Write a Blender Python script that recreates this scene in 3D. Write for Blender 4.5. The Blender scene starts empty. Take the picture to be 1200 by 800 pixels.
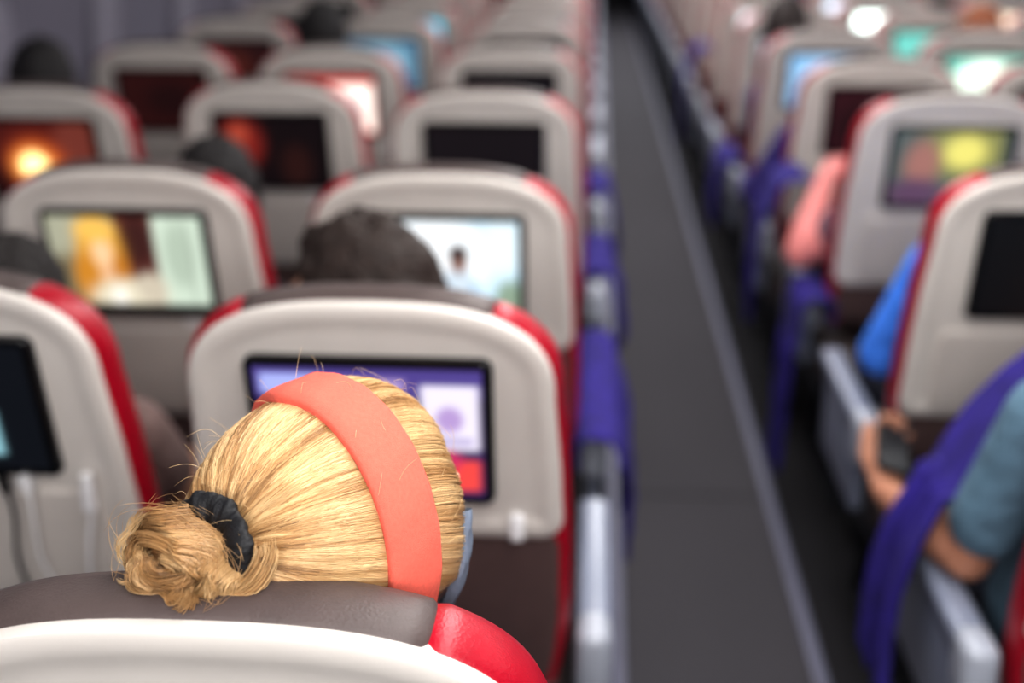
import bpy, bmesh, math, random
import numpy as np
from mathutils import Vector, Matrix, noise as mnoise
random.seed(7); np.random.seed(7)
SC = bpy.context.scene
COL = SC.collection
V = Vector
PI = math.pi
SC.view_settings.view_transform = 'Standard'
SC.view_settings.exposure = 0.28
SC.view_settings.gamma = 0.83

def lin(c):
    c = c/255.0
    return c/12.92 if c <= 0.04045 else ((c+0.055)/1.055)**2.4
def rgb(r, g, b): return (lin(r), lin(g), lin(b), 1.0)

# ------------------------------------------------------------------ materials
def mat(name, col, rough=.5, var=.08, scale=60, bump=0.0, bscale=None, metal=0.0, spec=.5, sheen=0.0, coat=0.0, bdist=.002):
    m = bpy.data.materials.new(name); m.use_nodes = True
    nt = m.node_tree; b = nt.nodes['Principled BSDF']
    tc = nt.nodes.new('ShaderNodeTexCoord')
    n = nt.nodes.new('ShaderNodeTexNoise'); n.inputs['Scale'].default_value = scale
    n.inputs['Detail'].default_value = 4
    nt.links.new(tc.outputs['Object'], n.inputs['Vector'])
    r = nt.nodes.new('ShaderNodeValToRGB')
    c = col
    r.color_ramp.elements[0].position = .3; r.color_ramp.elements[1].position = .7
    r.color_ramp.elements[0].color = (c[0]*(1-var), c[1]*(1-var), c[2]*(1-var), 1)
    r.color_ramp.elements[1].color = (min(1, c[0]*(1+var)), min(1, c[1]*(1+var)), min(1, c[2]*(1+var)), 1)
    nt.links.new(n.outputs['Fac'], r.inputs['Fac'])
    nt.links.new(r.outputs['Color'], b.inputs['Base Color'])
    b.inputs['Roughness'].default_value = rough
    b.inputs['Metallic'].default_value = metal
    b.inputs['Specular IOR Level'].default_value = spec
    if sheen: b.inputs['Sheen Weight'].default_value = sheen
    if coat: b.inputs['Coat Weight'].default_value = coat
    if bump:
        n2 = nt.nodes.new('ShaderNodeTexNoise'); n2.inputs['Scale'].default_value = bscale or scale*5
        n2.inputs['Detail'].default_value = 3
        nt.links.new(tc.outputs['Object'], n2.inputs['Vector'])
        bp = nt.nodes.new('ShaderNodeBump'); bp.inputs['Strength'].default_value = bump
        bp.inputs['Distance'].default_value = bdist
        nt.links.new(n2.outputs['Fac'], bp.inputs['Height'])
        nt.links.new(bp.outputs['Normal'], b.inputs['Normal'])
    return m
EM = {}
def emis(c, s=1.0):
    k = (tuple(c), s)
    if k in EM: return EM[k]
    m = bpy.data.materials.new('screen_light'); m.use_nodes = True
    b = m.node_tree.nodes['Principled BSDF']
    b.inputs['Base Color'].default_value = (0.004, 0.004, 0.004, 1)
    b.inputs['Roughness'].default_value = .35
    b.inputs['Emission Color'].default_value = rgb(*c)
    b.inputs['Emission Strength'].default_value = s
    EM[k] = m
    return m
def attr_mat(name, emit):
    m = bpy.data.materials.new(name); m.use_nodes = True
    nt = m.node_tree; b = nt.nodes['Principled BSDF']
    at = nt.nodes.new('ShaderNodeVertexColor'); at.layer_name = 'Col'
    if emit:
        b.inputs['Base Color'].default_value = (.004, .004, .004, 1); b.inputs['Roughness'].default_value = .3
        nt.links.new(at.outputs['Color'], b.inputs['Emission Color']); b.inputs['Emission Strength'].default_value = 1
    else:
        nt.links.new(at.outputs['Color'], b.inputs['Base Color'])
    return m
PIC = attr_mat('screen_picture', True)

M = dict(
    brown=mat('brown_leather', rgb(82, 70, 68), .46, .08, 40, .25, 420),
    red=mat('red_leather', rgb(160, 8, 36), .34, .06, 40, .25, 420),
    shell=mat('pale_grey_plastic', rgb(208, 202, 196), .40, .02, 20, .05, 600),
    panel=mat('warm_grey_plastic', rgb(196, 189, 183), .5, .03, 20, .08, 600),
    lowbrown=mat('dark_brown_leather', rgb(94, 74, 72), .45, .08, 40, .25, 420),
    white=mat('white_plastic', rgb(232, 231, 232), .4, .02, 20),
    hinge=mat('light_grey_plastic', rgb(160, 164, 174), .28, .02, 20),
    arm=mat('blue_grey_plastic', rgb(128, 134, 150), .28, .03, 20),
    black=mat('black_screen_glass', rgb(12, 12, 15), .15, .05, 20),
    metal=mat('dark_metal', rgb(50, 50, 56), .4, .05, 30, metal=.7),
    alu=mat('aluminium_track', rgb(112, 112, 130), .5, .06, 30, metal=.2),
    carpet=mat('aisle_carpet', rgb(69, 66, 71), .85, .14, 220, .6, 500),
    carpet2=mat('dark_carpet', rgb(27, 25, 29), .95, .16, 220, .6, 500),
    wall=mat('cabin_wall_lining', rgb(118, 115, 129), .6, .03, 6),
    front=mat('bulkhead_panel', rgb(120, 118, 128), .6, .03, 6),
    ceil=mat('cabin_ceiling', rgb(195, 194, 198), .6, .02, 6),
    shade=mat('window_shade', rgb(146, 143, 156), .5, .03, 10),
    frame=mat('window_frame_plastic', rgb(130, 127, 140), .5, .03, 10),
    coral=mat('coral_knit', rgb(238, 116, 98), .9, .07, 300, .6, 1500),
    scr=mat('black_satin', rgb(15, 15, 20), .6, .2, 100, .4, 500),
    purple=mat('purple_blanket_cloth', rgb(44, 30, 118), .9, .32, 18, .6, 120, bdist=.006),
    greyfab=mat('blue_grey_fabric', rgb(112, 122, 138), .9, .08, 60, .3),
    eye=mat('eye_white', rgb(235, 232, 228), .2, .02),
    iris=mat('eye_iris', rgb(60, 80, 90), .2, .02),
)

# ------------------------------------------------------------------ mesh builder
class MB:
    def __init__(s): s.v = []; s.f = []; s.m = []
    def add(s, vs, fs, mi=0):
        o = len(s.v); s.v += [tuple(p) for p in vs]
        s.f += [tuple(i+o for i in f) for f in fs]; s.m += [mi]*len(fs)
    def grid(s, rows, closed=False, mi=0):
        n = len(rows[0]); vs = [p for r in rows for p in r]; fs = []
        for i in range(len(rows)-1):
            for j in range(n if closed else n-1):
                k = (j+1) % n
                fs.append((i*n+j, i*n+k, (i+1)*n+k, (i+1)*n+j))
        s.add(vs, fs, mi)
    def tube(s, pts, r, n=8, mi=0, cap=True):
        pts = [V(p) for p in pts]; L = len(pts)
        rs = r if isinstance(r, (list, tuple)) else [r]*L
        rows = []; ref = None
        for i, p in enumerate(pts):
            t = (pts[min(i+1, L-1)]-pts[max(i-1, 0)]).normalized()
            if ref is None:
                ref = t.orthogonal().normalized()
            ref = (ref - t*ref.dot(t)).normalized(); b = t.cross(ref)
            rows.append([p+(ref*math.cos(2*PI*k/n)+b*math.sin(2*PI*k/n))*rs[i] for k in range(n)])
        o = len(s.v)
        s.grid(rows, True, mi)
        if cap:
            s.f.append(tuple(o+k for k in range(n))[::-1]); s.m.append(mi)
            e = o+(L-1)*n
            s.f.append(tuple(e+k for k in range(n))); s.m.append(mi)
    def capsule(s, p0, r0, p1, r1, n=12):
        p0 = V(p0); p1 = V(p1); d = (p1-p0)
        if d.length < 1e-6: d = V((0, 0, 1e-5))
        t = d.normalized(); a = t.orthogonal().normalized(); b = t.cross(a)
        rows = []
        for k in range(5):
            th = -PI/2+PI/2*k/4+ (0.08 if k == 0 else 0)
            rows.append([p0+t*(r0*math.sin(th))+(a*math.cos(2*PI*j/n)+b*math.sin(2*PI*j/n))*(r0*math.cos(th)) for j in range(n)])
        for k in range(5):
            th = PI/2*k/4-(0.08 if k == 4 else 0)
            rows.append([p1+t*(r1*math.sin(th))+(a*math.cos(2*PI*j/n)+b*math.sin(2*PI*j/n))*(r1*math.cos(th)) for j in range(n)])
        o = len(s.v); s.grid(rows, True)
        s.f.append(tuple(o+k for k in range(n))[::-1]); s.m.append(0)
        e = o+9*n
        s.f.append(tuple(e+k for k in range(n))); s.m.append(0)
    def chain(s, pts, rs):
        for i in range(len(pts)-1): s.capsule(pts[i], rs[i], pts[i+1], rs[i+1])
    def ell(s, c, ax, nu=24, nv=14, keep=None, disp=None, mi=0, back=1.0):
        c = V(c); ax = [V(a) for a in ax]
        rows = []
        for i in range(nv+1):
            ph = -PI/2+PI*i/nv
            row = []
            for j in range(nu):
                th = 2*PI*j/nu
                d = (math.cos(ph)*math.cos(th), math.cos(ph)*math.sin(th), math.sin(ph))
                row.append(d)
            rows.append(row)
        vs = []; ds = []
        for row in rows:
            for d in row:
                k = disp(d) if disp else 1.0
                vs.append(c+(ax[0]*d[0]*(back if d[0] < 0 else 1)+ax[1]*d[1]+ax[2]*d[2])*k); ds.append(d)
        fs = []
        for i in range(nv):
            for j in range(nu):
                q = (i*nu+j, i*nu+(j+1) % nu, (i+1)*nu+(j+1) % nu, (i+1)*nu+j)
                if keep:
                    m = [sum(ds[x][k] for x in q)/4 for k in range(3)]
                    if not keep(m): continue
                fs.append(q)
        s.add(vs, fs, mi)
    def rbox(s, c, size, bev, seg=3, rot=None, mi=0):
        bm = bmesh.new(); bmesh.ops.create_cube(bm, size=1)
        for v in bm.verts: v.co = V((v.co.x*size[0], v.co.y*size[1], v.co.z*size[2]))
        bmesh.ops.bevel(bm, geom=list(bm.edges), offset=min(bev, min(size)*.49), segments=seg, profile=.5, affect='EDGES')
        bm.verts.index_update()
        R = rot or Matrix.Identity(3)
        vs = [R @ v.co + V(c) for v in bm.verts]
        fs = [[v.index for v in f.verts] for f in bm.faces]
        bm.free(); s.add(vs, fs, mi)
    def mesh(s, name, mats, origin=(0, 0, 0), smooth=True, merge=True, sharp=45):
        me = bpy.data.meshes.new(name)
        o = V(origin)
        me.from_pydata([tuple(V(p)-o) for p in s.v], [], s.f)
        for m in (mats if isinstance(mats, (list, tuple)) else [mats]): me.materials.append(m)
        me.polygons.foreach_set('material_index', s.m)
        if merge:
            bm = bmesh.new(); bm.from_mesh(me)
            bmesh.ops.remove_doubles(bm, verts=bm.verts, dist=1e-5)
            bmesh.ops.recalc_face_normals(bm, faces=bm.faces)
            bm.to_mesh(me); bm.free()
        if smooth:
            me.polygons.foreach_set('use_smooth', [True]*len(me.polygons))
            if sharp:
                try: me.set_sharp_from_angle(angle=math.radians(sharp))
                except Exception: pass
        me.update()
        return me
    def build(s, name, mats, parent=None, origin=(0, 0, 0), **k):
        o = bpy.data.objects.new(name, s.mesh(name, mats, origin, **k)); COL.objects.link(o)
        if parent: o.parent = parent
        else: o.location = origin
        return o

def tag(o, label, cat, group=None):
    o['label'] = label; o['category'] = cat
    if group: o['group'] = group
    return o
def struct(o): o['kind'] = 'structure'; return o
def empty(name, loc):
    o = bpy.data.objects.new(name, None); o.empty_display_size = .1; o.location = loc; COL.objects.link(o); return o

# ------------------------------------------------------------------ seat geometry
ZT = 1.2; TR = math.tan(math.radians(12))
def P(u, z, t): return (u, (ZT-z)*TR+t, z)
HW = [(.55, .236), (.62, .248), (.7, .255), (.83, .255), (.95, .25), (1.05, .242)]
EXP = 2.7
def hw(z):
    if z >= 1.05:
        q = min(1, (z-1.05)/.15); return .242*(1-q**EXP)**(1/EXP)
    for (a, x), (b, y) in zip(HW, HW[1:]):
        if z <= b: return x+(y-x)*max(0, (z-a))/(b-a)
    return .242
UB = .158
ZB = 1.05+.15*(1-(UB/.242)**EXP)**(1/EXP)
def right_side(z0):
    pts = []
    n = 10
    for i in range(n): 
        z = z0+(1.05-z0)*i/n; pts.append((hw(z), z))
    k = 22
    for i in range(k+1):
        th = PI/2*i/k
        pts.append((.242*max(0, math.cos(th))**(2/EXP), 1.05+.15*math.sin(th)**(2/EXP)))
    pts[-1] = (0.0, 1.2)
    j = next(i for i, p in enumerate(pts) if p[0] < UB)
    pts.insert(j, (UB, ZB))
    return pts
def normals(pts, closed):
    n = len(pts); out = []
    cx = sum(p[0] for p in pts)/n; cz = sum(p[1] for p in pts)/n
    for i in range(n):
        a = pts[(i-1) % n] if closed else pts[max(0, i-1)]
        b = pts[(i+1) % n] if closed else pts[min(n-1, i+1)]
        dx, dz = b[0]-a[0], b[1]-a[1]; L = math.hypot(dx, dz) or 1
        nx, nz = dz/L, -dx/L
        if nx*(pts[i][0]-cx)+nz*(pts[i][1]-cz) < 0: nx, nz = -nx, -nz
        out.append((nx, nz))
    return out
def rings(mb, loop, secs, cap=True, mi=0):
    N = normals(loop, True)
    rows = [[P(p[0]+n*q[0], p[1]+n*q[1], t) for p, q in zip(loop, N)] for n, t in secs]
    o = len(mb.v); mb.grid(rows, True, mi)
    if cap:
        e = o+(len(rows)-1)*len(loop)
        mb.f.append(tuple(e+k for k in range(len(loop)))); mb.m.append(mi)
def shell_loop(zb, rad):
    R = []
    c = (hw(zb+rad)-rad, zb+rad)
    R.append((0, zb))
    for i in range(7):
        a = -PI/2+PI/2*i/6; R.append((c[0]+rad*math.cos(a), c[1]+rad*math.sin(a)))
    R += [p for p in right_side(zb+rad+.005)]
    L = [(-u, z) for u, z in R[1:-1]][::-1]
    return R+L
def panel_loop(z0, z1, inset, rad):
    R = [(0, z0)]
    c = (hw(z0+rad)-inset-rad, z0+rad)
    for i in range(5):
        a = -PI/2+PI/2*i/4; R.append((c[0]+rad*math.cos(a), c[1]+rad*math.sin(a)))
    for i in range(1, 6):
        z = z0+rad+(z1-rad-z0-rad)*i/6; R.append((hw(z)-inset, z))
    c = (hw(z1-rad)-inset-rad, z1-rad)
    for i in range(5):
        a = PI/2*i/4; R.append((c[0]+rad*math.cos(a), c[1]+rad*math.sin(a)))
    R.append((0, z1))
    L = [(-u, z) for u, z in R[1:-1]][::-1]
    return R+L
def rect_loop(u0, u1, z0, z1, rad, n=5):
    out = []
    for cx, cz, a0 in ((u1-rad, z0+rad, -PI/2), (u1-rad, z1-rad, 0), (u0+rad, z1-rad, PI/2), (u0+rad, z0+rad, PI)):
        for i in range(n):
            a = a0+PI/2*i/(n-1); out.append((cx+rad*math.cos(a), cz+rad*math.sin(a)))
    return out
SEC = [(-.06, .062), (-.035, .064), (-.016, .06), (-.005, .05), (0, .036), (0, .02), (-.002, .006), (-.008, -.005), (-.018, -.010), (-.026, -.010)]
def sweep(mb, pts, alln, pinch0, pinch1):
    rows = []
    for i, (p, q) in enumerate(zip(pts, alln)):
        d = 0
        if (i == 0 and pinch0) or (i == len(pts)-1 and pinch1): d = -.0035
        rows.append([P(p[0]+(n+d)*q[0], p[1]+(n+d)*q[1], t+(-d if t < 0 else d if t > .05 else 0)) for n, t in SEC])
    mb.grid(rows)

SU, SZ0, SZ1 = .155, .90, 1.118
def display_mesh(spec):
    """spec: ('r',x0,y0,x1,y1,col[,s]) or ('e',cx,cy,rx,ry,col[,s]) in 0..1 screen space, painted softly over a grid"""
    simple = len(spec) == 1
    nx, ny = (1, 1) if simple else (84, 56)
    X, Y = np.meshgrid(np.linspace(0, 1, nx+1), np.linspace(0, 1, ny+1))
    sig = lambda q: 1/(1+np.exp(-np.clip(q, -30, 30)))
    col = np.zeros(X.shape+(3,))
    for it in spec:
        c = np.array([lin(q) for q in it[5]])*(it[6] if len(it) > 6 else 1.0)
        if simple: mk = np.ones(X.shape)
        elif it[0] == 'r':
            s = .006
            mk = sig((X-it[1]+.001)/s)*sig((it[3]-X+.001)/s)*sig((Y-it[2]+.001)/s)*sig((it[4]-Y+.001)/s)
            if it[1] <= 0 and it[2] <= 0 and it[3] >= 1 and it[4] >= 1: mk = np.ones(X.shape)
        else:
            r = np.sqrt(((X-it[1])/it[3])**2+((Y-it[2])/it[4])**2); mk = sig((1-r)/.11)
        col = col*(1-mk[..., None])+c*mk[..., None]
    u0, u1, z0, z1 = -SU+.012, SU-.012, SZ0+.014, SZ1-.012
    vs = [P(u0+(u1-u0)*x, z0+(z1-z0)*y, -.0334) for x, y in zip(X.ravel(), Y.ravel())]
    W = nx+1
    fs = [(j*W+i, j*W+i+1, (j+1)*W+i+1, (j+1)*W+i) for j in range(ny) for i in range(nx)]
    me = bpy.data.meshes.new('display'); me.from_pydata(vs, [], fs)
    at = me.color_attributes.new('Col', 'FLOAT_COLOR', 'POINT')
    c4 = np.ones((len(vs), 4), np.float32); c4[:, :3] = col.reshape(-1, 3); at.data.foreach_set('color', c4.ravel())
    me.materials.append(PIC); me.update()
    return me
OFF = [('r', 0, 0, 1, 1, (10, 9, 12), .6)]
OFFM = display_mesh(OFF)

def make_seat(s, long, aisle, near=False):
    root = empty('airline_seat', (0, 0, 0))
    R = right_side(.56); full = R+[(-u, z) for u, z in R[:-1]][::-1]
    N = normals(full, False)
    i0 = next(i for i, p in enumerate(full) if abs(p[0]-UB) < 1e-6); i1 = len(full)-1-i0
    if near: i1 = next(i for i in range(i1, len(full)) if full[i][0] < -.19)
    a = MB(); sweep(a, full[i0:i1+1], N[i0:i1+1], True, True); a.build('headrest_cover', M['brown'], root)
    for lo, hi, p0, p1 in ((0, i0+1, False, True), (i1, len(full), True, False)):
        a = MB(); sweep(a, full[lo:hi], N[lo:hi], p0, p1); a.build('side_trim', M['red'], root)['label'] = 'red leather side trim'
    a = MB(); rings(a, panel_loop(.50, 1.16, .05, .08), [(0, .05), (-.004, .064), (-.014, .072), (-.03, .076)]); a.build('backrest_cushion', M['brown'], root)
    zb = .665 if long else .83
    a = MB(); rings(a, shell_loop(zb, .040), [(-.010, 0), (-.010, -.015), (-.0115, -.0195), (-.0145, -.0215), (-.026, -.0220), (-.034, -.0215), (-.040, -.0185), (-.055, -.0180)])
    a.build('back_shell', M['shell'], root)
    a = MB(); rings(a, panel_loop(.56, zb+.02, .012, .03), [(0, .03), (0, -.004), (-.006, -.011), (-.016, -.0125)]); a.build('lower_back_panel', M['lowbrown'], root)
    if long:
        a = MB(); rings(a, panel_loop(.69, .872, .062, .022), [(0, -.012), (0, -.021), (-.003, -.024), (-.008, -.0245)]); a.build('tray_table', M['panel'], root)
    a = MB(); rings(a, rect_loop(-SU, SU, SZ0, SZ1, .014), [(0, -.012), (0, -.028), (-.003, -.032), (-.006, -.0328)]); bz = a.build('monitor', M['black'], root)
    d = bpy.data.objects.new('display', OFFM); COL.objects.link(d); d.parent = bz
    a = MB(); a.rbox(P(.182, .862, -.026), (.02, .012, .04), .005); a.build('tray_latch', M['white'], root)
    a = MB(); a.rbox(P(.095, .884, -.02), (.028, .008, .014), .003); a.build('socket', M['white'], root)
    a = MB(); a.rbox((0, .37, .425), (.5, .47, .11), .04, 4); a.build('seat_cushion', M['brown'], root)
    a = MB(); a.rbox((0, .36, .35), (.48, .42, .05), .012); a.build('seat_frame', M['metal'], root)
    for u in (-.17, .17):
        a = MB(); a.tube([(u, .22, .35), (u, .16, .05), (u, .15, .012)], .016); a.tube([(u, .5, .35), (u, .54, .05), (u, .55, .012)], .016)
        a.rbox((u, .35, .012), (.04, .46, .024), .006); a.build('leg', M['metal'], root)
    ax = s*.288
    a = MB(); a.rbox((ax, .345, .632), (.054, .44, .036), .016, 4); ar = a.build('armrest', M['arm'], root)
    a = MB(); a.rbox((ax, .15, .60), (.054, .08, .11), .02, 4); a.build('hinge_cover', M['hinge'], ar)
    a = MB(); a.rbox((ax, .345, .52), (.03, .36, .2), .012); a.build('side_panel', M['arm'] if aisle else M['panel'], root)
    return root
protos = {('L', False, True): make_seat(1, False, True), ('L', True, True): make_seat(1, True, True), ('L', True, False): make_seat(1, True, False),
          ('R', True, True): make_seat(-1, True, True), ('R', True, False): make_seat(-1, True, False), 'near': make_seat(1, False, True, True)}
def place(proto, x, y, label, spec=None, skip=()):
    r = proto.copy(); COL.objects.link(r); r.location = (x, y, 0)
    tag(r, label, 'seat', 'airline seats in rows')
    for ch in proto.children:
        if ch.name.split('.')[0] in skip: continue
        c = ch.copy(); COL.objects.link(c); c.parent = r
        for g in ch.children:
            h = g.copy(); COL.objects.link(h); h.parent = c
            if spec and h.name.startswith('display'): h.data = display_mesh(spec)
    return r

# ------------------------------------------------------------------ screens
B_ = (10, 10, 14)
SPEC = {
 ('L', 2, 'C'): ([('r', 0, 0, 1, 1, (58, 44, 98)), ('r', .0, .78, 1, 1, (92, 78, 150)), ('r', .03, .80, .30, .95, (176, 184, 240)), ('r', .34, .82, .66, .92, (176, 156, 206)),
      ('r', .05, .45, .35, .72, (120, 104, 176)), ('r', .40, .42, .68, .74, (150, 130, 196)), ('r', .73, .38, .98, .88, (236, 230, 244)), ('e', .85, .62, .06, .1, (186, 160, 210)), ('r', .76, .42, .95, .48, (190, 180, 214)),
      ('r', .05, .08, .3, .36, (130, 40, 90)), ('r', .70, .1, .86, .36, (140, 50, 120)), ('r', .86, .05, .98, .30, (236, 84, 80)), ('e', .80, .3, .1, .08, (206, 60, 110))], 'violet page on screen'),
 ('L', 2, 'B'): ([('r', 0, 0, 1, 1, (16, 20, 28)), ('r', .1, .12, .80, .50, (150, 196, 206)), ('e', .5, .3, .2, .14, (90, 150, 175))], 'dark screen at left edge'),
 ('L', 3, 'B'): ([('r', 0, 0, 1, 1, (150, 148, 128)), ('e', .12, .8, .14, .3, (176, 176, 156)), ('e', .1, .3, .12, .3, (128, 116, 90)), ('r', .44, -.1, .72, 1.1, (100, 52, 46)), ('e', .58, .75, .1, .25, (72, 38, 36)), ('r', .69, -.1, 1.1, 1.1, (210, 224, 208)), ('e', .84, .6, .1, .35, (182, 196, 180)), ('r', .9, .1, .92, .95, (168, 180, 166)),
      ('e', .32, .62, .15, .36, (226, 172, 70)), ('e', .22, .35, .09, .28, (206, 142, 50)), ('e', .43, .35, .07, .28, (196, 130, 46)), ('e', .335, .62, .07, .17, (244, 206, 164)), ('e', .31, .86, .13, .12, (240, 196, 104)), ('e', .345, .4, .05, .1, (232, 186, 146)), ('e', .46, .14, .24, .2, (230, 222, 200)), ('e', .62, .25, .1, .16, (206, 196, 178)), ('e', .4, .12, .05, .14, (250, 246, 236)), ('r', -.1, -.1, 1.1, .07, B_)], 'blonde figure on screen'),
 ('L', 3, 'C'): ([('r', 0, 0, 1, 1, (196, 222, 236), 1.1), ('e', .45, .6, .36, .5, (244, 248, 250), 1.15), ('e', .9, .75, .14, .3, (224, 238, 244), 1.1), ('e', .62, .2, .13, .28, (160, 192, 220)), ('e', .62, .36, .08, .16, (214, 226, 236)), ('e', .62, .6, .055, .13, (150, 110, 96)), ('e', .62, .68, .06, .08, (70, 54, 54)), ('e', .2, .1, .4, .12, (80, 140, 160)), ('e', .95, .2, .1, .2, (150, 170, 150)), ('r', -.1, -.1, 1.1, .07, (40, 90, 104))], 'pale blue film on screen'),
 ('L', 4, 'A'): ([('r', 0, 0, 1, 1, (46, 14, 14)), ('e', .55, .6, .5, .5, (92, 30, 24)), ('e', .85, .7, .2, .4, (120, 60, 50)), ('e', .45, .42, .26, .34, (190, 86, 40)), ('e', .42, .38, .2, .26, (244, 160, 80)), ('e', .42, .38, .12, .18, (255, 226, 160), 2.2)], 'orange glow on screen'),
 ('L', 4, 'B'): ([('r', 0, 0, 1, 1, (22, 12, 16)), ('e', .22, .62, .2, .34, (130, 40, 34)), ('e', .2, .75, .09, .14, (176, 80, 60)), ('e', .72, .3, .14, .3, (50, 24, 22))], 'dark reddish film on screen'),
 ('L', 4, 'C'): ([('r', 0, 0, 1, 1, (30, 24, 30), .8)], 'switched-off screen'),
 ('L', 5, 'A'): ([('r', 0, 0, 1, 1, (50, 18, 18)), ('e', .6, .5, .3, .3, (36, 14, 16))], 'dark brown screen'),
 ('L', 5, 'B'): ([('r', 0, 0, 1, 1, (200, 50, 44)), ('r', .4, .05, .98, .86, (255, 240, 230), 1.5), ('e', .7, .4, .16, .25, (180, 210, 216))], 'bright red and white screen'),
 ('L', 5, 'C'): ([('r', 0, 0, 1, 1, (22, 18, 26), .8)], 'dark screen'),
 ('L', 6, 'A'): ([('r', 0, 0, 1, 1, (46, 22, 24)), ('e', .4, .5, .3, .3, (80, 36, 30))], 'dim brown screen'),
 ('L', 6, 'B'): ([('r', 0, 0, 1, 1, (96, 134, 160)), ('e', .5, .5, .35, .4, (150, 190, 206))], 'blue-grey screen'),
 ('L', 7, 'B'): ([('r', 0, 0, 1, 1, (120, 210, 235), 1.3)], 'bright cyan screen'),
 ('L', 7, 'C'): ([('r', 0, 0, 1, 1, (110, 150, 210), 1.0)], 'blue screen'),
 ('R', 3, 'C'): ([('r', 0, 0, 1, 1, (18, 16, 20), .8)], 'dark screen'),
 ('R', 4, 'C'): ([('r', 0, 0, 1, 1, (100, 108, 104)), ('e', .62, .75, .36, .4, (150, 150, 96)), ('e', .60, .72, .18, .22, (232, 224, 130)), ('e', .25, .55, .15, .32, (168, 122, 112)), ('e', .22, .15, .25, .2, (104, 78, 104)), ('e', .8, .15, .25, .22, (56, 66, 72)), ('r', .92, -.1, 1.1, 1.1, (70, 80, 84))], 'yellow-grey film on screen'),
 ('R', 5, 'C'): ([('r', 0, 0, 1, 1, (54, 20, 28)), ('e', .5, .4, .4, .4, (36, 15, 20))], 'dark maroon screen'),
 ('R', 6, 'C'): ([('r', 0, 0, 1, 1, (140, 184, 220), 1.2), ('e', .5, .5, .35, .35, (205, 225, 240), 1.2)], 'light blue screen'),
 ('R', 6, 'B'): ([('r', 0, 0, 1, 1, (120, 190, 176), 1.2), ('e', .5, .5, .36, .42, (236, 252, 236), 1.7)], 'pale green screen'),
 ('R', 5, 'B'): ([('r', 0, 0, 1, 1, (20, 18, 22), .8)], 'black screen'),
 ('R', 7, 'C'): ([('r', 0, 0, 1, 1, (190, 196, 206), 1.2)], 'grey-white screen'),
 ('R', 7, 'B'): ([('r', 0, 0, 1, 1, (120, 200, 190), 1.2)], 'green screen'),
 ('R', 7, 'A'): ([('r', 0, 0, 1, 1, (210, 226, 236), 1.6)], 'pale lit screen'),
 ('R', 8, 'A'): ([('r', 0, 0, 1, 1, (240, 220, 200), 2)], 'warm white screen'),
 ('R', 8, 'B'): ([('r', 0, 0, 1, 1, (230, 245, 240), 4)], 'glaring white screen'),
 ('R', 8, 'C'): ([('r', 0, 0, 1, 1, (240, 235, 240), 2)], 'white screen'),
 ('R', 9, 'B'): ([('r', 0, 0, 1, 1, (220, 230, 245), 2)], 'bluish white screen'),
}
LX = dict(C=-.27, B=-.845, A=-1.42); RX = dict(C=.855, B=1.41, A=1.965)
LY = [.710, 1.41, 2.135, 3.08, 4.04, 4.94, 5.84, 6.7, 7.55]
RY = [None, 1.41, 2.22, 3.05, 3.78, 4.62, 5.45, 6.3, 7.15]
OVER = {('L', 2, 'B'): (-.868, 1.455), ('L', 4, 'B'): (-.845, 3.20), ('L', 5, 'B'): (-.845, 3.97), ('L', 6, 'B'): (-.845, 5.0), ('R', 3, 'C'): (.862, 2.22), ('R', 4, 'C'): (.892, 3.10)}
ORD = ['', 'first', 'second', 'third', 'fourth', 'fifth', 'sixth', 'seventh', 'eighth', 'ninth', 'tenth', 'eleventh', 'twelfth', 'thirteenth', 'fourteenth', 'fifteenth', 'sixteenth', 'seventeenth', 'eighteenth', 'nineteenth', 'twentieth', 'twenty-first', 'twenty-second', 'twenty-third', 'twenty-fourth', 'twenty-fifth']
CN = dict(C='aisle seat', B='middle seat', A='window seat')
place(protos['near'], -.258, LY[0], 'brown leather and red airline seat the blonde woman sits in, nearest the camera')
for bl, xs, ys in (('L', LX, LY), ('R', RX, RY)):
    side = 'left' if bl == 'L' else 'right'
    for r in range(2, 10):
        for c in 'CBA':
            if r == 2 and c == 'A': continue
            if bl == 'R' and r == 2 and c == 'B': continue
            if bl == 'R' and r == 3 and c == 'A': continue
            x, y = OVER.get((bl, r, c), (xs[c], ys[r-1]))
            sp, what = SPEC.get((bl, r, c), (None, None))
            lab = 'grey %s, %s block, %s row from the camera%s' % (CN[c], side, ORD[r], (', ' + what) if what else '')
            key = (bl, not (bl == 'L' and c == 'C' and r < 4), c == 'C')
            place(protos[key], x, y, lab, sp)
for r in range(10, 26):
    for bl, xs in (('L', LX), ('R', RX)):
        y0 = (LY if bl == 'L' else RY)[8]
        place(protos[(bl, True, True)], xs['C'], y0+.84*(r-9), 'distant grey and red aisle seat, %s block, %s row from the camera' % ('left' if bl == 'L' else 'right', ORD[r]), None, ('tray_latch', 'socket'))
def kill(o):
    for c in list(o.children): kill(c)
    bpy.data.objects.remove(o, do_unlink=True)
for p in protos.values(): kill(p)

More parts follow.
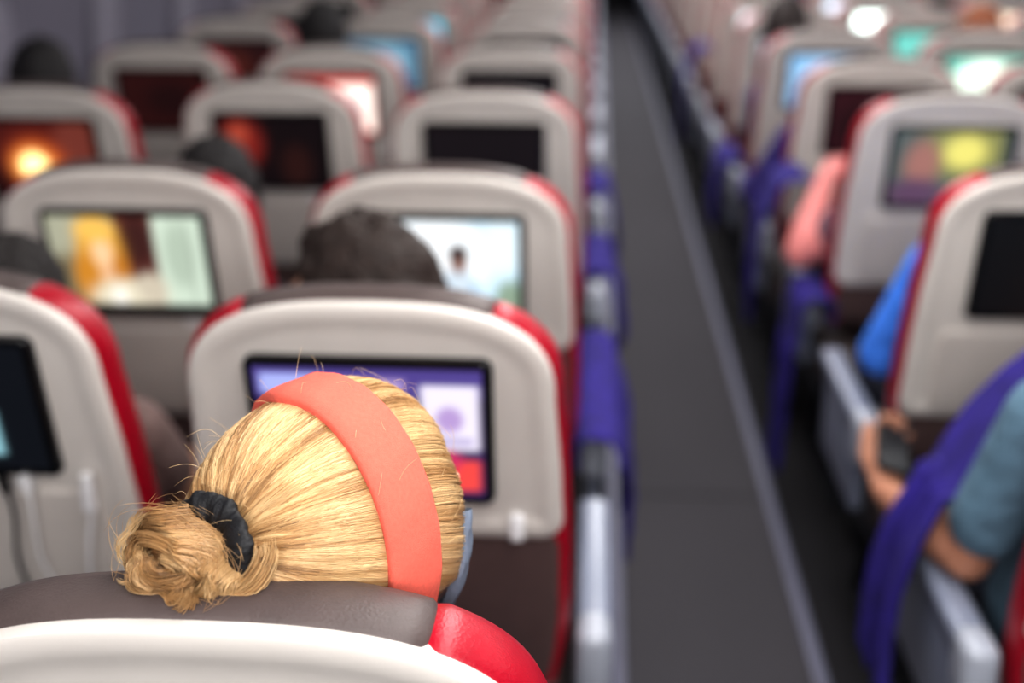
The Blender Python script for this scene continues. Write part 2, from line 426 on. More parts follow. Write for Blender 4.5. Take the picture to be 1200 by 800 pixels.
# ------------------------------------------------------------------ the cabin
def slab(name, x0, x1, y0, y1, z0, z1, m):
    a = MB(); a.rbox(((x0+x1)/2, (y0+y1)/2, (z0+z1)/2), (x1-x0, y1-y0, z1-z0), .001, 1)
    return struct(a.build(name, m, smooth=False))
YE = 23.5
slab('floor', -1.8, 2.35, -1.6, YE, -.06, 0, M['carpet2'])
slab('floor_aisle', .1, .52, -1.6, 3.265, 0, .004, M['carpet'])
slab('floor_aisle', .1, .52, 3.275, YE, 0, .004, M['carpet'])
a = MB(); a.rbox((.085, 10.9, .006), (.034, 25, .012), .004); struct(a.build('trim_1', M['alu']))
a = MB(); a.rbox((.536, 10.9, .006), (.034, 25, .012), .004); struct(a.build('trim_2', M['alu']))
def wallprof(s, x0):
    pr = [(0, 0), (.02, .3), (.03, .7), (.02, 1.0), (-.02, 1.3), (-.09, 1.6), (-.2, 1.9), (-.34, 2.12)]
    a = MB(); rows = [[(x0+s*dx, y, z) for dx, z in pr] for y in (-1.6, YE)]
    a.grid(rows); a.grid([[(p[0]+s*.05, p[1], p[2]) for p in r] for r in rows])
    return a
struct(wallprof(-1, -1.78).build('wall_left', M['wall']))
struct(wallprof(1, 2.33).build('wall_right', M['wall']))
slab('wall_back', -1.8, 2.35, -1.66, -1.6, 0, 2.2, M['wall'])
slab('wall_front', -1.8, 2.35, YE, YE+.06, 0, 2.2, M['front'])
slab('ceiling', -1.6, 2.15, -1.6, YE, 2.12, 2.18, M['ceil'])
for i, y in enumerate([3.6, 4.5, 5.4, 6.3, 7.2, 8.1]):
    a = MB()
    def wx(z): return -1.80+(.04*max(0, (z-1.0)/.3))+.012
    def sq(c): return math.copysign(abs(c)**.65, c)
    lp = [(y+.13*sq(math.cos(2*PI*k/32)), 1.2+.19*sq(math.sin(2*PI*k/32))) for k in range(32)]
    rows = [[(wx(z)+d, y+(yy-y)*sc, 1.2+(z-1.2)*sc) for yy, z in lp] for sc, d in ((1.15, -.005), (1.12, .012), (1.0, .012), (.96, -.004))]
    a.grid(rows, True)
    w = struct(a.build('window_%d' % (i+1), M['frame']))
    b = MB(); b.add([(wx(z)-.002, y+(yy-y)*.97, 1.2+(z-1.2)*.97) for yy, z in lp], [tuple(range(32))]); b.build('shade', M['shade'], w)

# ------------------------------------------------------------------ people
def remesh(name, mb, voxel, it, m, parent, origin):
    me0 = mb.mesh('tmp', m, origin, merge=False, sharp=None)
    o = bpy.data.objects.new('tmp', me0); COL.objects.link(o)
    r = o.modifiers.new('r', 'REMESH'); r.mode = 'VOXEL'; r.voxel_size = voxel
    s = o.modifiers.new('s', 'SMOOTH'); s.factor = .5; s.iterations = it
    dg = bpy.context.evaluated_depsgraph_get(); dg.update()
    me = bpy.data.meshes.new_from_object(o.evaluated_get(dg))
    bpy.data.objects.remove(o, do_unlink=True)
    me.name = name
    me.polygons.foreach_set('use_smooth', [True]*len(me.polygons))
    if not me.materials: me.materials.append(m)
    ob = bpy.data.objects.new(name, me); COL.objects.link(ob); ob.parent = parent
    return ob
def hand(mb, wrist, fwd, pn, side, curl=.5, sc=1.0):
    w = V(wrist); f = V(fwd).normalized(); n = V(pn); n = (n-f*n.dot(f)).normalized()
    sd = n.cross(f).normalized()
    if sd.dot(V(side)) < 0: sd = -sd
    for k, (off, L, r) in enumerate(((.030, .072, .0085), (.010, .080, .0088), (-.010, .074, .0085), (-.029, .058, .0075))):
        kn = w+(f*(.088-.004*abs(k-1.2))+sd*off)*sc
        mb.capsule(w+sd*off*.5*sc, .014*sc, kn, .0115*sc)
        p = kn; d = f.copy(); ang = 0
        for q, (fr, rr) in enumerate(((.45, 1.0), (.31, .92), (.24, .82))):
            ang += curl*(.75, 1.1, .8)[q]*(1+.08*k)
            d = f*math.cos(ang)+n*math.sin(ang)
            p2 = p+d*L*fr*sc; mb.capsule(p, r*rr*sc*1.05, p2, r*rr*sc*.97); p = p2
    t0 = w+(f*.025+sd*.022)*sc; t1 = t0+(f*.6+sd*.7+n*.35).normalized()*.042*sc
    t2 = t1+(f*.85+sd*.25+n*.45).normalized()*.034*sc; t3 = t2+(f*.9+n*.4).normalized()*.026*sc
    mb.chain([t0, t1, t2, t3], [.014*sc, .0115*sc, .0105*sc, .008*sc])
def headaxes(deg, tilt=0):
    a = math.radians(deg); F = V((math.cos(a), math.sin(a), 0)); R = V((math.sin(a), -math.cos(a), 0)); U = V((0, 0, 1))
    if tilt:
        t = math.radians(tilt); F, U = F*math.cos(t)-U*math.sin(t), U*math.cos(t)+F*math.sin(t)
    return F, R, U
AF, AR, AU = .097, .077, .112
SKIN = {}
def skinmat(c):
    if c not in SKIN: SKIN[c] = mat('skin', rgb(*c), .5, .06, 30, .12, 300)
    return SKIN[c]
def person(x, yt, head, face, skin, shirt, hair, label, tilt=5, sc=1.0, larm=None, rarm=None, sleeve=.55, vox=.008, haircap=True, lhand=None, trousers=(48, 52, 70), shw=.175, group=None, earout=1.0, armk=1.0, tousle=1.0):
    root = empty('person', (x, yt+.33, 0))
    tag(root, label, 'person', group)
    o = V(root.location)
    H = V(head); F, R, U = headaxes(face, tilt)
    af, ar, au = AF*sc, AR*sc, AU*sc
    pel = V((x, yt+.33, .575)); 
    nb = V((x*.5+H.x*.5, (yt+.20)*.6+.4*(H.y-.05), H.z-.175)); nb.y = max(nb.y, yt+.17)
    belly = pel.lerp(nb, .4)+V((0, .015, 0)); chest = pel.lerp(nb, .74)
    sh = {}
    top = nb.z-.055
    sh[-1] = V((x-shw, chest.y-.01, top-.015)); sh[1] = V((x+shw, chest.y-.01, top-.015))
    arms = {}
    for s, ov in ((-1, larm), (1, rarm)):
        if ov: arms[s] = [V(p) for p in ov]
        else:
            e = V((x+s*.205, chest.y+.13, top-.27)); w = V((x+s*.13, chest.y+.33, .655)); arms[s] = [sh[s], e, w]
    mb = MB()
    mb.ell(H, (F*af, R*ar, U*au), 28, 18)
    mb.ell(H+F*.028*sc-U*.058*sc, (F*.066*sc, R*.058*sc, U*.062*sc))
    mb.ell(H+F*.066*sc-U*.105*sc, (F*.024*sc, R*.028*sc, U*.02*sc))
    mb.capsule(H+F*.094*sc+U*.0*sc, .009*sc, H+F*.112*sc-U*.036*sc, .0125*sc)
    for s in (-1, 1):
        mb.ell(H+F*.104*sc-U*.04*sc+R*s*.011*sc, (F*.009*sc, R*.009*sc, U*.008*sc), 10, 8)
        mb.ell(H+F*.083*sc+U*.022*sc+R*s*.03*sc, (F*.012*sc, R*.026*sc, U*.009*sc), 12, 8)
        mb.ell(H+F*.07*sc-U*.035*sc+R*s*.036*sc, (F*.02*sc, R*.02*sc, U*.02*sc), 12, 8)
        mb.ell(H-F*.004*sc-U*.01*sc+R*s*(.079*sc-.010*(1-earout)), (F*.017*sc-R*s*.004, R*.007*sc*max(.5, earout), U*.031*sc), 14, 10)
    mb.capsule(H+F*.094*sc-U*.068*sc-R*.016*sc, .0075*sc, H+F*.094*sc-U*.068*sc+R*.016*sc, .0075*sc)
    mb.chain([H-F*.012*sc-U*.07*sc, nb+V((0, 0, .02)), chest], [.056*sc, .058, .085])
    for s in (-.45, .45):
        mb.chain([pel+V((s*.2, 0, 0)), belly+V((s*.17, 0, 0)), chest+V((s*.22, 0, 0)), V((x+s*.26, nb.y-.005, nb.z-.06))], [.115, .105, .105, .06])
    for s in (-1, 1):
        sp, e, w = arms[s]
        mb.capsule(nb-V((0, 0, .03)), .05, sp, .05)
        mb.capsule(chest+V((s*.1, 0, .02)), .085, sp-V((s*.015, 0, .02)), .055)
        m1 = sp.lerp(e, .35); m2 = e.lerp(w, .3)
        mb.chain([sp, m1, e], [.05*armk, .046*armk, .036*armk]); mb.chain([e, m2, w], [.037*armk, .040*armk, .024*armk])
        if s == -1 and lhand: hand(mb, w, *lhand)
        else:
            d = (w-e).normalized()
            hand(mb, w, d+V((-s*.25, .3, -.1)), (0, 0, -1), (-s, 0, 0), .35, .95)
        hp = pel+V((s*.085, .03, -.01)); kn = V((x+s*.12, yt+.76, .54)); an = V((x+s*.11, yt+.82, .11))
        mb.chain([hp, hp.lerp(kn, .5), kn], [.095, .08, .058]); mb.chain([kn, kn.lerp(an, .3), an], [.056, .058, .038])
        mb.chain([an-V((0, .03, .03)), an+V((0, .16, -.065))], [.045, .035])
    remesh('body', mb, vox, 4, skinmat(skin), root, o)
    for s in (-1, 1):
        c = H+F*.083*sc-U*.002*sc+R*s*.031*sc
        e = MB(); e.ell(c, (F*.0115, R*.0125, U*.0095), 14, 10); eo = e.build('eye', M['eye'], root, o)
        e = MB(); e.ell(c+F*.0085, (F*.004, R*.0055, U*.0055), 12, 8); e.build('iris', M['iris'], eo, o)
    m = mat('shirt_cloth', rgb(*shirt), .9, .10, 40, .9, 17, bdist=.016)
    mb = MB()
    for s in (-.45, .45):
        mb.chain([pel+V((s*.2, 0, .02)), belly+V((s*.17, 0, 0)), chest+V((s*.22, 0, 0)), V((x+s*.26, nb.y-.005, nb.z-.06))], [.128, .119, .117, .07])
    for s in (-1, 1):
        sp, e, w = arms[s]
        mb.capsule(nb-V((0, 0, .045)), .058, sp, .062)
        mb.capsule(chest+V((s*.1, 0, .02)), .097, sp-V((s*.015, 0, .02)), .066)
        if sleeve <= 1: mb.chain([sp, sp.lerp(e, .35), sp.lerp(e, sleeve)], [.062*armk, .06*armk, .058*armk])
        else: mb.chain([sp, sp.lerp(e, .35), e], [.062*armk, .058*armk, .048*armk]); mb.chain([e, e.lerp(w, .35), e.lerp(w, .85)], [.049*armk, .05*armk, .036*armk])
    remesh('shirt', mb, max(vox, .008), 4, m, root, o)
    m = mat('trouser_cloth', rgb(*trousers), .9, .1, 50, .4, 500)
    mb = MB()
    for s in (-1, 1):
        hp = pel+V((s*.085, .03, -.01)); kn = V((x+s*.12, yt+.76, .54)); an = V((x+s*.11, yt+.82, .11))
        mb.capsule(pel+V((-s*.06, 0, 0)), .118, pel+V((s*.08, 0, 0)), .118)
        mb.chain([hp, hp.lerp(kn, .5), kn], [.108, .093, .071]); mb.chain([kn, kn.lerp(an, .3), an+V((0, 0, .03))], [.069, .071, .058])
        sm = MB(); sm.chain([an-V((0, .035, .045)), an+V((0, .08, -.06)), an+V((0, .17, -.068))], [.058, .05, .042])
        remesh('shoe', sm, .01, 3, M['scr'], root, o)
    remesh('trousers', mb, .012, 4, m, root, o)
    if haircap:
        hm = mat('dark_hair', rgb(*hair), .6, .35, 70, .9, 120, bdist=.008)
        mb = MB()
        def keep(d): return d[2] > -.5 and (d[0] < .1 or d[2] > .2+.55*d[0])
        def disp(d):
            q = V(d)*3.1+V((x, yt, 0))
            return 1.10+.07*tousle*mnoise.noise(q)+.035*tousle*mnoise.noise(q*4)+.02*tousle*mnoise.noise(q*9)
        mb.ell(H, (F*af, R*ar*1.05, U*au*1.0), 80, 50, keep, disp)
        ob = mb.build('hair', hm, root, o, sharp=None)
        sol = ob.modifiers.new('thick', 'SOLIDIFY'); sol.thickness = .012; sol.offset = -1
    return root, o, (H, F, R, U)

# --- the blonde woman in the nearest seat
HC = V((-.192, .872, 1.176))
wr, wo, (H, F, R, U) = person(-.265, .716, HC, 57, (226, 176, 150), (96, 66, 72), None,
    'blonde woman with a messy bun and coral headband, seen from behind', tilt=0, haircap=False, vox=.006, shw=.15, earout=.2,
    rarm=[(-.12, .92, .93), (-.10, 1.02, .68), (-.19, 1.2, .66)])
a_f, a_r, a_u = AF*1.06, AR*1.16, AU*1.00; BK = 1.24
Fn, Rn, Un = (np.array(q) for q in (F, R, U)); Hn = np.array(HC)
dT = np.array((-.90, .08, .34)); dT /= np.linalg.norm(dT)
def tow(d, k):
    f = d[..., 0:1]; f = np.where(f < 0, f*BK, f)
    return Hn+(np.asarray(k)[..., None]*(f*a_f*Fn+d[..., 1:2]*a_r*Rn+d[..., 2:3]*a_u*Un))
Tw = tow(dT[None], np.array([1.07]))[0]
Bn = np.array((-.46, -.86, .20)); Bn /= np.linalg.norm(Bn)
def scalp(d): return d[2] > -.62 and (d[0] < .12 or d[2] > .12+.62*d[0] or (abs(d[1]) > .6 and d[2] > -.36 and d[0] < .60))
def clamp(q): return max(0., min(1., q))
BUL = .040
def bulge(f, u): return BUL*np.clip((-np.asarray(f)-.05)/.5, 0, 1)*np.clip((np.asarray(u)+.2)/.5, 0, 1)
def strands(name, paths, rad, cols, parent, origin, mats):
    Pt = np.asarray(paths); N, K, _ = Pt.shape
    T = np.gradient(Pt, axis=1); T /= (np.linalg.norm(T, axis=2, keepdims=True)+1e-9)
    ref = np.array((.31, .42, .85)); n1 = np.cross(T, ref); n1 /= (np.linalg.norm(n1, axis=2, keepdims=True)+1e-9)
    n2 = np.cross(T, n1)
    rr = np.asarray(rad)[:, None, None]*np.clip(np.minimum(np.linspace(0, 1, K)*8+.35, (1-np.linspace(0, 1, K))*6+.25), 0, 1)[None, :, None]
    vs = np.stack([Pt+rr*(math.cos(a)*n1+math.sin(a)*n2) for a in (0, 2*PI/3, 4*PI/3)], axis=2)
    vs = vs.reshape(-1, 3)-np.array(origin)
    idx = np.arange(N*K*3).reshape(N, K, 3); fs = []
    for j in range(3):
        k = (j+1) % 3
        fs.append(np.stack([idx[:, :-1, j], idx[:, :-1, k], idx[:, 1:, k], idx[:, 1:, j]], axis=-1).reshape(-1, 4))
    fs = np.concatenate(fs)
    me = bpy.data.meshes.new(name); me.from_pydata(vs.tolist(), [], fs.tolist())
    at = me.color_attributes.new('Col', 'FLOAT_COLOR', 'POINT')
    c = np.ones((N, K, 3, 4), np.float32); c[..., :3] = np.asarray(cols)[:, :, None, :]
    at.data.foreach_set('color', c.ravel())
    me.polygons.foreach_set('use_smooth', [True]*len(me.polygons)); me.materials.append(mats); me.update()
    ob = bpy.data.objects.new(name, me); COL.objects.link(ob); ob.parent = parent
    ob['kind'] = 'stuff'
    return ob
hairm = attr_mat('blonde_hair', False)
pb = hairm.node_tree.nodes['Principled BSDF']
pb.inputs['Roughness'].default_value = .33; pb.inputs['Specular IOR Level'].default_value = .6
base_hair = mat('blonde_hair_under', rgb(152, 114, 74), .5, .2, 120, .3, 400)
def blonde(n, K, tone):
    """tone 0..1 per strand: dark ash brown -> pale gold"""
    a = np.array([lin(q) for q in (234, 203, 156)]); b = np.array([lin(q) for q in (190, 147, 98)]); c = np.array([lin(q) for q in (94, 66, 44)])
    w = np.clip(np.asarray(tone)+np.random.normal(0, .07, n), 0, 1)
    base = np.where(w[:, None] < .5, c*(1-w[:, None]/.5)+b*(w[:, None]/.5), b*(1-(w[:, None]-.5)/.5)+a*((w[:, None]-.5)/.5))
    g = 1-.04*np.random.rand(n, K)
    return np.clip(base[:, None, :]*g[..., None], 0, .95)
NS = 28000
roots = []
while len(roots) < NS:
    d = np.random.randn(3); d /= np.linalg.norm(d)
    if not scalp(d): continue
    ang = math.acos(max(-1, min(1, float(d@dT))))
    if ang < .42: continue
    edge = not scalp((d[0]+.16, d[1], d[2])) or not scalp((d[0], d[1], d[2]-.22))
    if not edge and random.random() < .3: continue
    roots.append((d, ang))
K = 16; paths = []; lock = []; fronty = []
ex = np.cross(dT, (0, 0, 1.)); ex /= np.linalg.norm(ex); ey = np.cross(ex, dT)
ts01 = np.linspace(0, 1, K)
for n_, (d, ang) in enumerate(roots):
    te = 1-.12/ang
    t = np.linspace(0, te, K)
    di = (np.sin((1-t)*ang)[:, None]*d+np.sin(t*ang)[:, None]*dT)/math.sin(ang)
    az = math.atan2(float(d@ex), float(d@ey))
    cl = mnoise.noise(V((az*6, ang*1.0, 2.)))
    L = .035+.020*random.random()+.016*cl
    front = np.clip((di[:, 0]-.0)/.4, 0, 1)
    rise = (1-np.exp(-7*t/te))
    pouf = .060-.048*np.clip((di[:, 2]-.35)/.5, 0, 1)
    k = 1.012+L*rise+front*(pouf+.022*random.random())*(1-np.exp(-14*t/te))
    # the back of the head stays full, then the hair dives into the tie
    remain = (1-t/te)*ang
    k = k+.030*np.sin(PI*np.clip((t/te-.3)/.7, 0, 1))*np.clip((-di[:, 0])/.5, 0, 1)
    k = k+bulge(di[:, 0], di[:, 2])*np.clip(remain/.45, 0, 1)
    p = tow(di, k)
    lat = np.cross(Bn, p-Tw); lat /= (np.linalg.norm(lat, axis=1, keepdims=True)+1e-9)
    ph = mnoise.noise(V(d)*3.0+V((3, 1, 2)))*5
    p = p+lat*(.0022*np.sin(t*5+ph)*np.sin(PI*t/te)+.0006*random.uniform(-1, 1)*np.sin(PI*t/te*2+random.random()*6))[:, None]
    w = np.clip((t/te-.87)/.13, 0, 1)[:, None]
    p = p*(1-w)+(Tw+(p-Tw)*.8+Bn*.004)*w
    paths.append(p); lock.append(.56+.50*mnoise.noise(V((az*8, ang*.8, 5.)))+.46*mnoise.noise(V((az*24, ang*.6, 1.)))+.28*mnoise.noise(V((az*60, ang, 8.)))+(.2 if d[0] > .05 else 0))
    fronty.append(1.0 if d[0] > .05 else .0)
cols = blonde(NS, K, lock)
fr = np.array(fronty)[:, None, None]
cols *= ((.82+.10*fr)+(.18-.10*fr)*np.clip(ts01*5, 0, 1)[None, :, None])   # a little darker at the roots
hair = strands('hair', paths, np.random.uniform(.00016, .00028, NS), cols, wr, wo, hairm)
hair['label'] = 'blonde hair combed back into a bun'
def udisp(d):
    return 1.026+.65*float(bulge(d[0], d[2]))*clamp(math.acos(max(-1, min(1, d[0]*dT[0]+d[1]*dT[1]+d[2]*dT[2])))/.6)
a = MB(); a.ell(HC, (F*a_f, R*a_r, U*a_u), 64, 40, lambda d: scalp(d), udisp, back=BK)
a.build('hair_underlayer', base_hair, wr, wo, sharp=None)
fp = []
while len(fp) < 110:
    d = np.random.randn(3); d /= np.linalg.norm(d)
    if d[2] < .1 or not scalp(d): continue
    t = np.linspace(0, 1, 12); dd = np.random.randn(3)*.6+dT*.5; dd /= np.linalg.norm(dd)
    p = tow(np.repeat(d[None], 12, 0), 1.09+t*0)+(t[:, None]*(random.uniform(.01, .03))*(Fn*dd[0]+Rn*dd[1]+Un*abs(dd[2]))) + (t**2)[:, None]*np.random.randn(3)*.008+ (np.sin(t*PI)*random.uniform(0, .008))[:, None]*Un
    fp.append(p)
fly = strands('flyaway_hair', fp, np.full(len(fp), .00013), blonde(len(fp), 12, np.full(len(fp), .95)), wr, wo, hairm)
# bun : a messy knot of tilted coils resting on the headrest
Bv = V(Bn); e1 = V((0, 0, 1)).cross(Bv).normalized(); e2 = Bv.cross(e1).normalized()
Bc = V(Tw)+Bv*.026-e1*.016-e2*.009
bp = []; bl = []; br = []; KB = 24
e1n, e2n, Bcn = np.array(e1), np.array(e2), np.array(Bc)
def rest(p):
    """hair cannot sink into the headrest below it"""
    lim = 1.199-np.maximum(0, (.716-p[:, 1]))*1.6
    p[:, 2] = np.where(p[:, 2] < lim, lim+.001*random.random(), p[:, 2])
    return p
def keepclear(p):
    rel = p-np.array(Tw); up = rel@e2n; rt = rel@e1n; od = rel@Bn
    m = np.clip((up*.80+rt*.60-.006)/.010, 0, 1)
    return p-(m*np.maximum(od-.002, 0))[:, None]*Bn*.95
def coil(Rr, th0, sw, tilt, off, cr, tone, n, curl=0., wob=.002, ph0=0.):
    ax = (V((0, 0, 1))+V((tilt[0], tilt[1], 0))).normalized()
    Q = np.array(V((0, 0, 1)).rotation_difference(ax).to_matrix())
    for s in range(n):
        t = np.linspace(0, 1, KB); th = th0+sw*t+random.gauss(0, .08)
        rho = cr*math.sqrt(random.random()); ps = random.uniform(0, 2*PI)+t*1.4
        env = .6+.4*np.sin(PI*t)
        rad = Rr*(1+curl*(t-.5))+rho*np.cos(ps)*env+wob*np.sin(t*6+ph0)+.0010*random.gauss(0, 1)*np.sin(t*PI)
        loc = np.stack([rad*np.cos(th), rad*np.sin(th), rho*np.sin(ps)*env+.003*np.sin(t*5+ph0)], axis=1)@Q.T+np.array(off)
        p = Bcn+loc[:, 0:1]*1.22*e1n+loc[:, 1:2]*.88*e2n+loc[:, 2:3]*Bn
        bp.append(keepclear(rest(p))); bl.append(tone+random.gauss(0, .06)); br.append(random.uniform(.00016, .00031))
for c in range(12):   # outer loops give the bun its round outline
    coil(random.uniform(.028, .033), 2*PI*c/12+random.uniform(-.3, .3), random.choice((1, 1, 1, -1))*random.uniform(2.4, 4.0),
         (random.uniform(-.25, .25), random.uniform(-.22, .22)), (random.gauss(0, .002), random.gauss(0, .002), random.uniform(-.010, .008)), random.uniform(.006, .009), random.uniform(.35, .9), 150, random.uniform(-.25, .15), .0015, c)
for c in range(13):   # crossing inner pieces, not a neat spiral
    coil(random.uniform(.011, .023), random.uniform(0, 2*PI), random.choice((1, 1, -1))*random.uniform(1.8, 3.4),
         (random.uniform(-.5, .5), random.uniform(-.5, .5)), (random.gauss(0, .005), random.gauss(0, .004), random.uniform(.004, .018)), random.uniform(.005, .009), random.uniform(.3, .9), 115, random.uniform(-.5, .5), .003, c)
for c in range(22):   # untidy lifted pieces
    coil(random.uniform(.024, .036), random.uniform(0, 2*PI), random.choice((1, -1))*random.uniform(.7, 1.6),
         (random.uniform(-.6, .6), random.uniform(-.6, .6)), (random.gauss(0, .004), random.gauss(0, .003), random.uniform(-.004, .010)), random.uniform(.002, .004), random.uniform(.45, 1.0), 30, random.uniform(-.4, .35), .003, c)
for s in range(280):   # the twist that wraps round the lower right of the scrunchie
    t = np.linspace(0, 1, KB); th = .20-2.1*t+random.gauss(0, .08)
    rho = .0095*math.sqrt(random.random()); ps = random.uniform(0, 2*PI)+t*2
    rad = .037+rho*np.cos(ps); hh = .002+.020*t+rho*np.sin(ps)
    p = np.array(Tw)+(rad*np.cos(th)*1.12)[:, None]*e1n+(rad*.92*np.sin(th))[:, None]*e2n+hh[:, None]*Bn
    bp.append(rest(p)); bl.append(random.choice((.4, .65, .85))); br.append(random.uniform(.00016, .00031))
bun = strands('hair_bun', bp, br, blonde(len(bp), KB, bl), wr, wo, hairm)
bun['label'] = 'loosely coiled messy bun'
a = MB(); a.ell(Bc-Bv*.004, (e1*.032, e2*.023, Bv*.016), 24, 16); a.build('bun_core', mat('bun_dark_blonde', rgb(128, 92, 58), .6, .3, 120, .4, 400), bun, wo, sharp=None)  # solid dark blonde core keeps the coils from being see-through
lp = []
for i in range(150):
    t = np.linspace(0, 1, KB); th0 = random.uniform(0, 2*PI); sw = random.choice((-1, 1))*random.uniform(.5, 1.6); Rr = random.uniform(.033, .041); gr = random.uniform(-.008, .014)
    th = th0+sw*t; h = random.uniform(-.015, .015)
    p = Bcn+((Rr+gr*t)*np.cos(th)*1.2)[:, None]*e1n+((Rr+gr*t)*np.sin(th)*.88)[:, None]*e2n+(h+random.uniform(-.015, .015)*t)[:, None]*Bn
    lp.append(rest(p))
strands('loose_strands', lp, np.full(len(lp), .00015), blonde(len(lp), KB, np.full(len(lp), .6)), bun, wo, hairm)
# scrunchie : soft gathered cloth ring
a = MB(); rows = []
for i in range(240):
    th = 2*PI*i/240; cx_, sx_ = math.cos(th), math.sin(th)
    r1 = .0098*(1+.25*mnoise.noise(V((cx_*2.2, sx_*2.2, 3.))))
    cdir = e1*cx_+e2*sx_; row = []
    for j in range(28):
        ph = 2*PI*j/28
        pl = mnoise.noise(V((cx_*5, sx_*5, .8*math.cos(ph))))+.5*mnoise.noise(V((cx_*12, sx_*12, math.sin(ph))))
        r2 = r1*(1+.20*pl)
        row.append(V(Tw)+Bv*(.010+.003*math.sin(th*3+1))+cdir*(.0258+.0015*math.sin(th*4)+r2*1.2*math.cos(ph))+Bv*(r2*.7*math.sin(ph)))
    rows.append(row)
rows.append(rows[0]); a.grid(rows, True)
a.build('scrunchie', M['scr'], wr, wo, sharp=None)['label'] = 'black ruffled scrunchie'
# headband
def band(th0, th1, n, fc, half, prof, name, m, label, wav=.003):
    a = MB(); rows = []
    for i in range(n+1):
        s = i/n; th = math.radians(th0+(th1-th0)*s); row = []
        h = half(math.degrees(th), s); c = fc(math.degrees(th), s)
        for k, v in prof:
            f = (v*h+c)/a_f
            if f < 0: f /= BK
            q = math.sqrt(max(0, 1-f*f))
            kk = k*(1+wav*math.sin(th*23+v*2))+float(bulge(f, math.cos(th)*q))*1.1+(.014*clamp(-f/.3) if abs(v) < .95 else 0)
            d = np.array((f, math.sin(th)*q, math.cos(th)*q)); row.append(V(tow(d[None], np.array([kk]))[0]))
        rows.append(row)
    a.grid(rows); ob = a.build(name, m, wr, wo, sharp=60); ob['label'] = label
    return ob
PROF = [(1.075, -1), (1.118, -.985), (1.130, -.9), (1.135, -.5), (1.136, 0), (1.137, .5), (1.138, .9), (1.126, .985), (1.09, 1)]
band(-150, 150, 90, lambda d, s: -.0205+.004*math.cos(math.radians(d))+.016*clamp(-(d+12)/40), lambda d, s: .0232-.006*max(0, abs(d)-100)/50-.006*clamp(-(d+12)/40),
     PROF, 'headband', M['coral'], 'wide coral fabric headband')
# the soft blue-grey cloth edge that hugs the near side of her face
band(80, 150, 44, lambda d, s: .046-.012*s, lambda d, s: .0010+.0088*math.sin(PI*min(1, .05+.9*s))**.8,
     [(1.04, -1), (1.120, -.9), (1.135, -.4), (1.138, .1), (1.128, .6), (1.095, .95), (1.03, 1)], 'cloth_edge', M['greyfab'], 'soft blue-grey cloth edge beside the cheek', .006)

# --- other passengers
person(-.30, 1.41, (-.326, 1.725, 1.072), 150, (190, 140, 112), (70, 74, 90), (46, 33, 28), 'dark-haired passenger in the seat directly ahead of the blonde woman', tilt=0, sc=1.2, tousle=1.7)
person(-.865, 1.455, (-.88, 1.74, 1.05), 90, (196, 146, 116), (120, 100, 96), (30, 23, 22), 'passenger with bare right arm, seated ahead at far left edge',
       rarm=[(-.70, 1.70, .87), (-.656, 1.82, .69), (-.72, 2.04, .66)], sleeve=.45)
person(-.84, 2.135, (-.775, 2.48, 1.065), 95, (120, 86, 70), (50, 50, 60), (26, 21, 22), 'dark-haired passenger behind the screen showing a blonde figure')
person(-1.45, 3.08, (-1.53, 3.40, 1.16), 90, (120, 86, 70), (60, 52, 60), (24, 20, 22), 'dark-haired passenger by the window at upper left')
person(-.86, 4.02, (-.955, 4.42, 1.19), 90, (120, 86, 70), (50, 56, 70), (22, 18, 20), 'dark-haired passenger at the top left, far ahead')
person(.84, 4.62, (.74, 4.98, 1.17), 95, (150, 106, 84), (70, 66, 110), (40, 28, 26), 'distant passenger right of the aisle, head just visible above seats')
person(1.42, 4.62, (1.47, 4.96, 1.14), 95, (206, 150, 120), (170, 80, 90), (150, 90, 60), 'distant brown-haired passenger at the top right, behind the pale green screen', vox=.011)
person(.86, 6.3, (.80, 6.62, 1.16), 95, (206, 150, 120), (200, 110, 90), (90, 60, 44), 'farthest passenger on the right of the aisle', vox=.011)
person(.855, 3.78, (.93, 4.06, 1.0), 95, (150, 106, 84), (60, 48, 120), (40, 28, 26), 'passenger in a violet top with a sleeve resting on the right aisle armrest', vox=.01,
       larm=[(.66, 4.00, .90), (.56, 4.10, .72), (.56, 4.34, .70)], sleeve=2, armk=1.2)
nv = V((.30, -.50, .70)).normalized()
fw = V((.06, .86, .34)); fw = (fw-nv*fw.dot(nv)).normalized()
wrist = V((.526, 1.985, .668))
person(.855, 1.41, (.88, 1.66, 1.19), 92, (180, 130, 106), (92, 120, 138), (50, 40, 36), 'man in a teal T-shirt holding a phone, at right edge',
       larm=[(.655, 1.655, .955), (.592, 1.725, .690), wrist], sleeve=.72, vox=.0055, lhand=(fw, nv, (-1, -.2, .2), .45, .96), armk=1.04)
person(.875, 2.22, (1.03, 2.48, 1.08), 85, (196, 146, 116), (70, 136, 236), (50, 40, 36), 'passenger in a bright blue long-sleeved top, elbow over the right armrest',
       larm=[(.700, 2.42, .95), (.626, 2.50, .74), (.71, 2.78, .66)], sleeve=2, armk=1.12)
person(.905, 3.10, (.945, 3.35, .98), 95, (218, 138, 134), (110, 84, 96), (60, 40, 36), 'passenger with a bare forearm raised beside the right armrest, hand out over aisle',
       larm=[(.73, 3.26, .84), (.575, 3.31, .73), (.660, 3.48, .90)], sleeve=.35, armk=1.2)

# --- phone
a = MB(); side = nv.cross(fw).normalized(); Rm = Matrix((side, fw, nv)).transposed()
pc = wrist+fw*.092+nv*.025
a.rbox((0, 0, 0), (.066, .130, .009), .004, 3, Rm); ph = a.build('phone', M['black'], None, (0, 0, 0)); ph.location = pc
tag(ph, 'dark smartphone held by the man in teal', 'phone')
a = MB(); a.rbox((0, 0, 0), (.059, .120, .0012), .0005, 1, Rm); s = a.build('phone_screen', emis((26, 28, 36), .8), ph); s.location = nv*.0046

